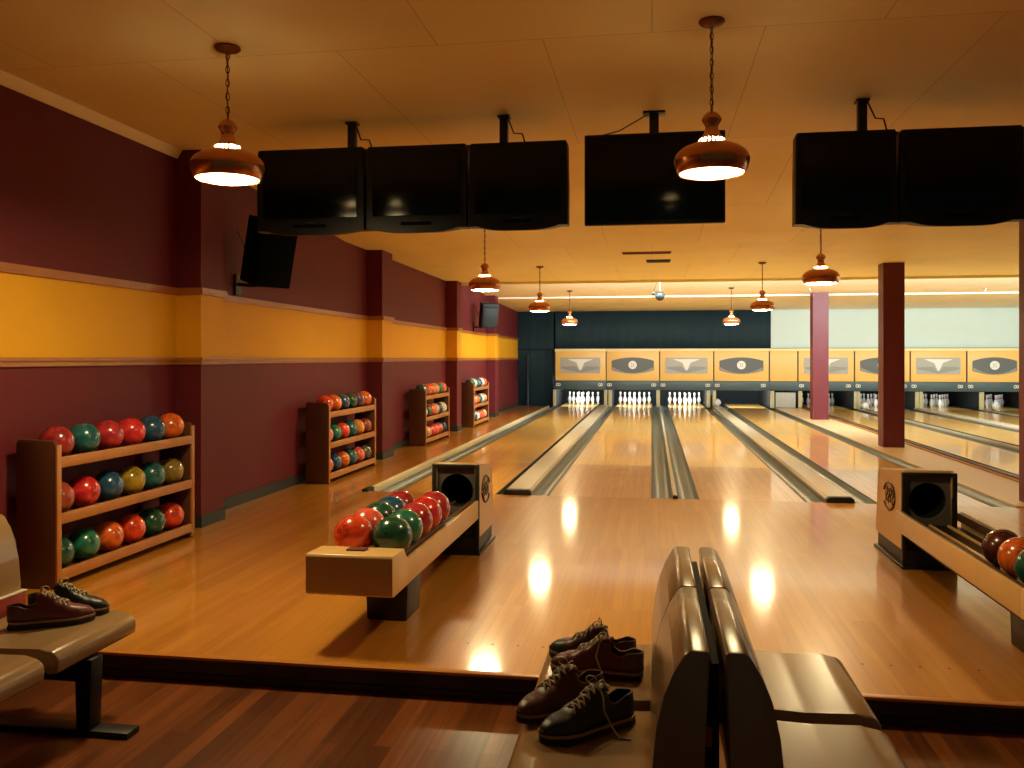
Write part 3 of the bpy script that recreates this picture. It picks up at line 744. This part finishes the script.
# ------------------------------------------------------------------ ceiling bits
t = empty('mirror_ball', (.16, 18.1, 2.74), 'small dark mirror ball hanging from the far ceiling', 'mirror ball')
b = MB(); b.sphere((0, 0, 0), .10, 14, 9); b.build('mirrored_ball', 'mirror', t, 0)
MB().tube([(0, 0, .09), (0, 0, .40)], .006, 6).build('hanger', 'steel', t)
MB().lathe([(.0001, .425), (.04, .425), (.04, .36), (.012, .35), (.0001, .35)], 14).build('motor', 'white', t)
MB().box(-.17, -.10, -.03, .03, .02, .08, .01).build('pin_spot', 'black', t)
MB().tube([(-.13, 0, .08), (-.03, 0, .36)], .006, 6).build('spot_arm', 'black', t)
def vent(x, y, w, d, m, label):
    z = ceilz(y)
    t = empty('ceiling_vent', (x, y, z), label, 'ceiling vent')
    MB().box(-w / 2, w / 2, -d / 2, d / 2, -.014, .004, .003).build('vent_frame', m, t)
    for k in range(5):
        y_ = -d / 2 + d * (k + .5) / 5
        MB().box(-w / 2 + .012, w / 2 - .012, y_ - d * .04, y_ + d * .04, -.02, -.01).build('vent_slat', 'black', t, 0)
vent(-.08, 13.0, .72, .16, 'trimwood', 'long thin brown vent in the ceiling between pendant rows')
vent(.10, 14.1, .38, .3, 'black', 'short black vent in the ceiling')
for x, y, lb in ((3.55, 20.6, 'tiny sprinkler head on the ceiling left of the far column'), (7.4, 21.0, 'tiny dark sprinkler head on the ceiling right of the middle column')):
    z = ceilz(y)
    MBo = MB(); MBo.lathe([(.0001, 0), (.035, 0), (.035, -.012), (.01, -.02), (.01, -.07), (.03, -.075), (.0001, -.08)], 12, (0, 0, 0))
    tag(MBo.build('sprinkler_head', 'steel', loc=(x, y, z)), lb, 'sprinkler')

# ------------------------------------------------------------------ seats
FZ = -.12
def seat_slab(b, u0, u1, y0, y1, z1, th):
    s = 1 if u1 > u0 else -1
    P = [(u0, z1 - th * .6), (u0, z1 + .012), (u0 + s * .06, z1 + .002), ((u0 + u1) / 2, z1 - .006), (u1 - s * .09, z1), (u1 - s * .03, z1 - .008), (u1 - s * .005, z1 - .03), (u1, z1 - .06), (u1 - s * .004, z1 - th - .02), (u1 - s * .05, z1 - th - .03), (u1 - s * .08, z1 - th)]
    b.prism(P, 'y', y0, y1, .012, 3)
def back_slab(b, s, y0, y1):
    """u measured from the unit's spine; s = side the sitter faces"""
    P = [(.017, .730), (.022, .741), (.066, .742), (.082, .730), (.108, .682), (.131, .624), (.15, .54), (.16, .44), (.166, .29), (.05, .29), (.032, .45)]
    b.prism([(s * p[0], p[1]) for p in P], 'y', y0, y1, .007, 2)
def bench(cx, ys, bys, sides, label, seat_w=.585, extra=None, legs=None, lu=.46):
    t = empty('seat_bench', (cx, sum(ys[0]) / 2, FZ), label, 'seating')
    oy = sum(ys[0]) / 2
    def fix(o): o.location = (0, -oy, -FZ); return o
    for s in sides:
        for k, (a, c) in enumerate(ys):
            b = MB(); seat_slab(b, s * .10, s * seat_w, a, c, .30, .075); fix(b.build('seat', 'beige_seat', t, 50))
            b = MB(); back_slab(b, s, *bys[k]); fix(b.build('backrest', 'beige_seat', t, 40))
    ya, yb = min(y[0] for y in ys), max(y[1] for y in ys)
    u0, u1 = min(s * lu for s in sides) if -1 in sides else .0, max(s * lu for s in sides) if 1 in sides else 0
    for s in sides:
        fix(MB().box(s * .26, s * .34, ya + .02, yb - .02, .13, .20, .006).build('beam', 'blackmetal', t))
    fix(MB().box(-.010, .010, ya + .06, yb - .17, .16, .685, .002).build('gap_shade_sheet', 'hole', t))  # thin black sheet added to paint the shade between the seat backs
    for y in legs or (ya + .28, yb - .25):
        fix(MB().box(u0, u1, y - .03, y + .03, .10, .17, .005).build('cross_arm', 'blackmetal', t))
        for s in sides:
            fix(MB().prism([(s * (lu - .04), .2), (s * (lu + .04), .2), (s * (lu + .03), FZ), (s * (lu - .03), FZ)], 'y', y - .04, y + .04, .004).build('leg', 'blackmetal', t))
        fix(MB().box(min(u0 * 1.3, -.05), max(u1 * 1.3, .05), y - .045, y + .045, FZ, FZ + .025, .004).build('foot', 'blackmetal', t))
    if extra: extra(t, fix)
    return t
def lab(t, fix):
    o = MB().box(-.034, -.009, 2.27, 2.275, .475, .525).build('orange_sticker', 'orange_label', t, 0); fix(o); o['label'] = 'small orange sticker'
bench(.16, [(2.22, 2.905), (2.995, 3.585)], [(2.2, 2.815), (2.83, 3.42)], (-1, 1), 'beige moulded double sided seats with shoes in the middle foreground', extra=lab)
def redpad(t, fix):
    for a, c in ((2.46, 3.02), (3.12, 3.66)):
        o = MB().box(.15, .178, a + .02, c - .02, .30, .385, .01).build('back_cushion', 'red', t); fix(o); o['label'] = 'red cushion pad'
        o = MB().box(.15, .181, a + .02, c - .02, .385, .393, .003).build('piping', 'stripe_white', t); fix(o)
bench(-3.05, [(2.44, 3.07), (3.14, 3.68)], [(2.46, 3.06), (3.08, 3.62)], (1,), legs=(2.75, 3.36), lu=.69, seat_w=.71, label='beige moulded seats at the left edge of the picture with a pair of shoes', extra=redpad)

# ------------------------------------------------------------------ shoes
def shoe(x, y, z, rz, main, toe, heel, label, group, flip=1, dangle=1):
    t = empty('bowling_shoe', (x, y, z), label, 'shoe', group, rz); t.scale = (1.18, 1.18, 1.45)
    L = .292
    def ip(T, t_):
        for (a, va), (c, vc) in zip(T, T[1:]):
            if a <= t_ <= c: 
                k = (t_ - a) / (c - a); k = k * k * (3 - 2 * k); return va + (vc - va) * k
        return T[-1][1]
    WT = [(0, .004), (.03, .022), (.1, .033), (.3, .033), (.45, .036), (.68, .048), (.82, .044), (.93, .03), (.98, .016), (1, .004)]
    HT = [(0, .088), (.1, .09), (.25, .074), (.40, .098), (.48, .092), (.62, .07), (.78, .054), (.9, .046), (.97, .036), (1, .02)]
    OFF = [(0, 0), (.4, 0), (.7, .006), (1, .012)]
    ns, na = 36, 24; b = MB(); G = []
    zs = .022
    for i in range(ns + 1):
        s = i / ns; w, h, o = ip(WT, s), ip(HT, s), ip(OFF, s) * flip
        row = []
        for j in range(na + 1):
            a = PI * j / na; c, sn = math.cos(a), math.sin(a)
            yy = w * math.copysign(abs(c) ** .62, c); zz_ = (h - zs) * abs(sn) ** .66
            yy *= 1 - .16 * (zz_ / max(h - zs, 1e-4))
            row.append(b.b.verts.new((s * L - L / 2, yy + o, zs + zz_)))
        G.append(row)
    for i in range(ns):
        s = (i + .5) / ns
        for j in range(na):
            a = PI * (j + .5) / na
            if s < .40 and .008 < s and abs(math.cos(a)) < .80 - (.25 if s > .34 else 0): continue
            b.mi = 2 if s < .22 else (1 if s > .80 else 0)
            b.face([G[i][j], G[i + 1][j], G[i + 1][j + 1], G[i][j + 1]])
    o = b.build('upper', [main, toe, heel, 'liner'], t, 60)
    md = o.modifiers.new('thick', 'SOLIDIFY'); md.thickness = .004; md.offset = -1; md.material_offset = 0
    # insole and lining seen through the opening
    def outline(k, n=40, grow=0.0):
        P = []
        for i in range(n + 1):
            s = i / n; P.append((s * L - L / 2, (ip(WT, s) + grow) * k + ip(OFF, s) * flip))
        Q = [(s_[0], 2 * ip(OFF, (s_[0] + L / 2) / L) * flip - s_[1]) for s_ in P[::-1]]
        return P + Q
    MB().prism(outline(.93)[1:-1], 'z', .020, .028).build('insole', 'liner', t, 60)
    MB().prism(outline(1, grow=.006)[1:-1], 'z', .0165, .022).build('welt', 'welt', t, 60)
    MB().prism(outline(1, grow=.003)[1:-1], 'z', .003, .0168).build('sole', 'sole', t, 60)
    MB().prism([(-L / 2 + .004, -.026), (-L / 2 + .065, -.034), (-L / 2 + .065, .034), (-L / 2 + .004, .026)], 'z', 0, .014, .004).build('heel_block', 'sole', t, 60)
    MB().prism([(L * .12, -.04), (L * .36, -.036), (L * .42, 0), (L * .36, .042), (L * .12, .044)], 'z', 0, .008, .002).build('tread', 'sole', t, 60)
    # tongue
    b = MB(); A = []
    for i in range(8):
        s = .33 + i * .05; h = ip(HT, s) + (.012 if i == 0 else .004 if i < 3 else -.001); wv = .024 - .001 * i
        A.append([b.b.verts.new((s * L - L / 2, wv * q, h - .010 * abs(q) ** 2)) for q in (-1, -.5, 0, .5, 1)])
    for p, q in zip(A, A[1:]):
        for k in range(4): b.face([p[k], q[k], q[k + 1], p[k + 1]])
    o = b.build('tongue', main, t, 60); md = o.modifiers.new('thick', 'SOLIDIFY'); md.thickness = .004
    # laces
    b = MB()
    for i in range(5):
        s0, s1 = .43 + i * .055, .43 + (i + 1) * .055
        for q in (-1, 1):
            P = []
            for k in range(5):
                u = k / 4; s = s0 + (s1 - s0) * u; yy = q * .021 * (1 - 2 * u); P.append((s * L - L / 2, yy, ip(HT, s) + .006 - .016 * (abs(yy) / .021) ** 2 * .6))
            b.tube(P, .0026, 6)
    s = .43
    for q in (-1, 1): b.torus((s * L - L / 2 - .004, q * .02, ip(HT, s) + .009), .015, .0022, 12, 5, Matrix.Rotation(q * .7 + 1.2, 3, 'Z'), .6)
    if dangle:
        q = dangle
        b.tube([(s * L - L / 2, q * .012, ip(HT, s) + .008), (s * L - L / 2 + .005, q * .04, ip(HT, s) - .008), (s * L - L / 2 + .012, q * .054, .06), (s * L - L / 2 - .005, q * .06, .03), (s * L - L / 2 - .02, q * .075, .004), (s * L - L / 2 - .04, q * .1, .003)], .0024, 6)
    b.build('laces', 'lace', t, 60)
    return t
def ang(p, q): return math.atan2(q[1] - p[1], q[0] - p[0])
g1 = 'bowling shoes on the middle seats'; g2 = 'bowling shoes on the left seats'
SZ = .297
def sh(heel, toe, *a, **k):
    shoe((heel[0] + toe[0]) / 2, (heel[1] + toe[1]) / 2, SZ, ang(heel, toe), *a, **k)
sh((-.035, 3.20), (-.365, 3.255), 'shoe_burg', 'shoe_burg', 'shoe_tan', 'burgundy bowling shoe on the far middle seat, in front of its mate', g1, 1, 1)
sh((-.075, 3.335), (-.385, 3.385), 'shoe_brown', 'shoe_navy', 'shoe_brown', 'brown bowling shoe on the far middle seat, behind its mate', g1, -1, 0)
sh((-.17, 2.985), (-.435, 2.765), 'shoe_brown', 'shoe_brown', 'shoe_brown', 'brown bowling shoe on the near middle seats, left of the dark one', g1, 1, 0)
sh((-.06, 2.84), (-.33, 2.60), 'shoe_navy', 'shoe_navy', 'shoe_navy', 'dark navy bowling shoe with trailing lace, nearest the camera', g1, -1, 1)
sh((-2.715, 3.385), (-2.49, 3.515), 'shoe_burg', 'shoe_burg', 'shoe_brown', 'burgundy bowling shoe on the left seats, nearer of the pair', g2, 1, 0)
sh((-2.76, 3.545), (-2.49, 3.65), 'shoe_navy', 'shoe_navy', 'shoe_navy', 'dark green bowling shoe on the left seats, farther of the pair', g2, -1, 0)

# ------------------------------------------------------------------ lights
def area(name, loc, rot, sx, sy, power, c, spread=180):
    l = bpy.data.lights.new(name, 'AREA'); l.shape = 'RECTANGLE'; l.size = sx; l.size_y = sy; l.energy = power; l.color = c
    l.spread = math.radians(spread)
    o = bpy.data.objects.new(name, l); COL.objects.link(o); o.location = loc; o.rotation_euler = rot; return o
COOL = (.86, .97, 1.0); WARMCOOL = (.84, .98, 1)
# fluorescent battens behind the ceiling lip: one row washes the far ceiling, one throws down at the panels
for cx_, lx_, k in ((.5, 5.4, .8), (7.8, 8.5, 1.2)):
    area('batten_light', (cx_, 17.62, 3.05), (math.radians(90 + 8), 0, 0), lx_, .1, 160 * k, WARMCOOL)
    area('batten_light', (cx_, 17.66, 2.975), (math.radians(56), 0, 0), lx_, .05, 255 * k, WARMCOOL)
# tubes over the pin decks, behind the masking panels
area('pin_deck_light', (.3, 26.45, .95), (math.radians(28), 0, 0), 6, .1, 300, COOL)
area('pin_deck_light', (7.5, 26.45, .95), (math.radians(28), 0, 0), 6, .1, 40, COOL)

# unseen fill added at the right to brighten the left wall, no window there
area('right_fill_light', (12.9, 17, 1.9), (0, math.radians(90), 0), 1.4, 9, 80, (1, .98, .88))

# ------------------------------------------------------------------ world and colour
w = bpy.data.worlds.new('world'); SC.world = w; w.use_nodes = True
w.node_tree.nodes['Background'].inputs[0].default_value = (.5, .62, .52, 1); w.node_tree.nodes['Background'].inputs[1].default_value = .06
SC.view_settings.view_transform = 'Standard'; SC.view_settings.look = 'None'; SC.view_settings.gamma = 1
SC.view_settings.use_curve_mapping = False; SC.view_settings.exposure = 0
try:
    SC.cycles.use_denoising = True; SC.cycles.sample_clamp_indirect = 6; SC.cycles.max_bounces = 10; SC.cycles.diffuse_bounces = 5
    SC.cycles.caustics_reflective = False; SC.cycles.caustics_refractive = False
except Exception: pass
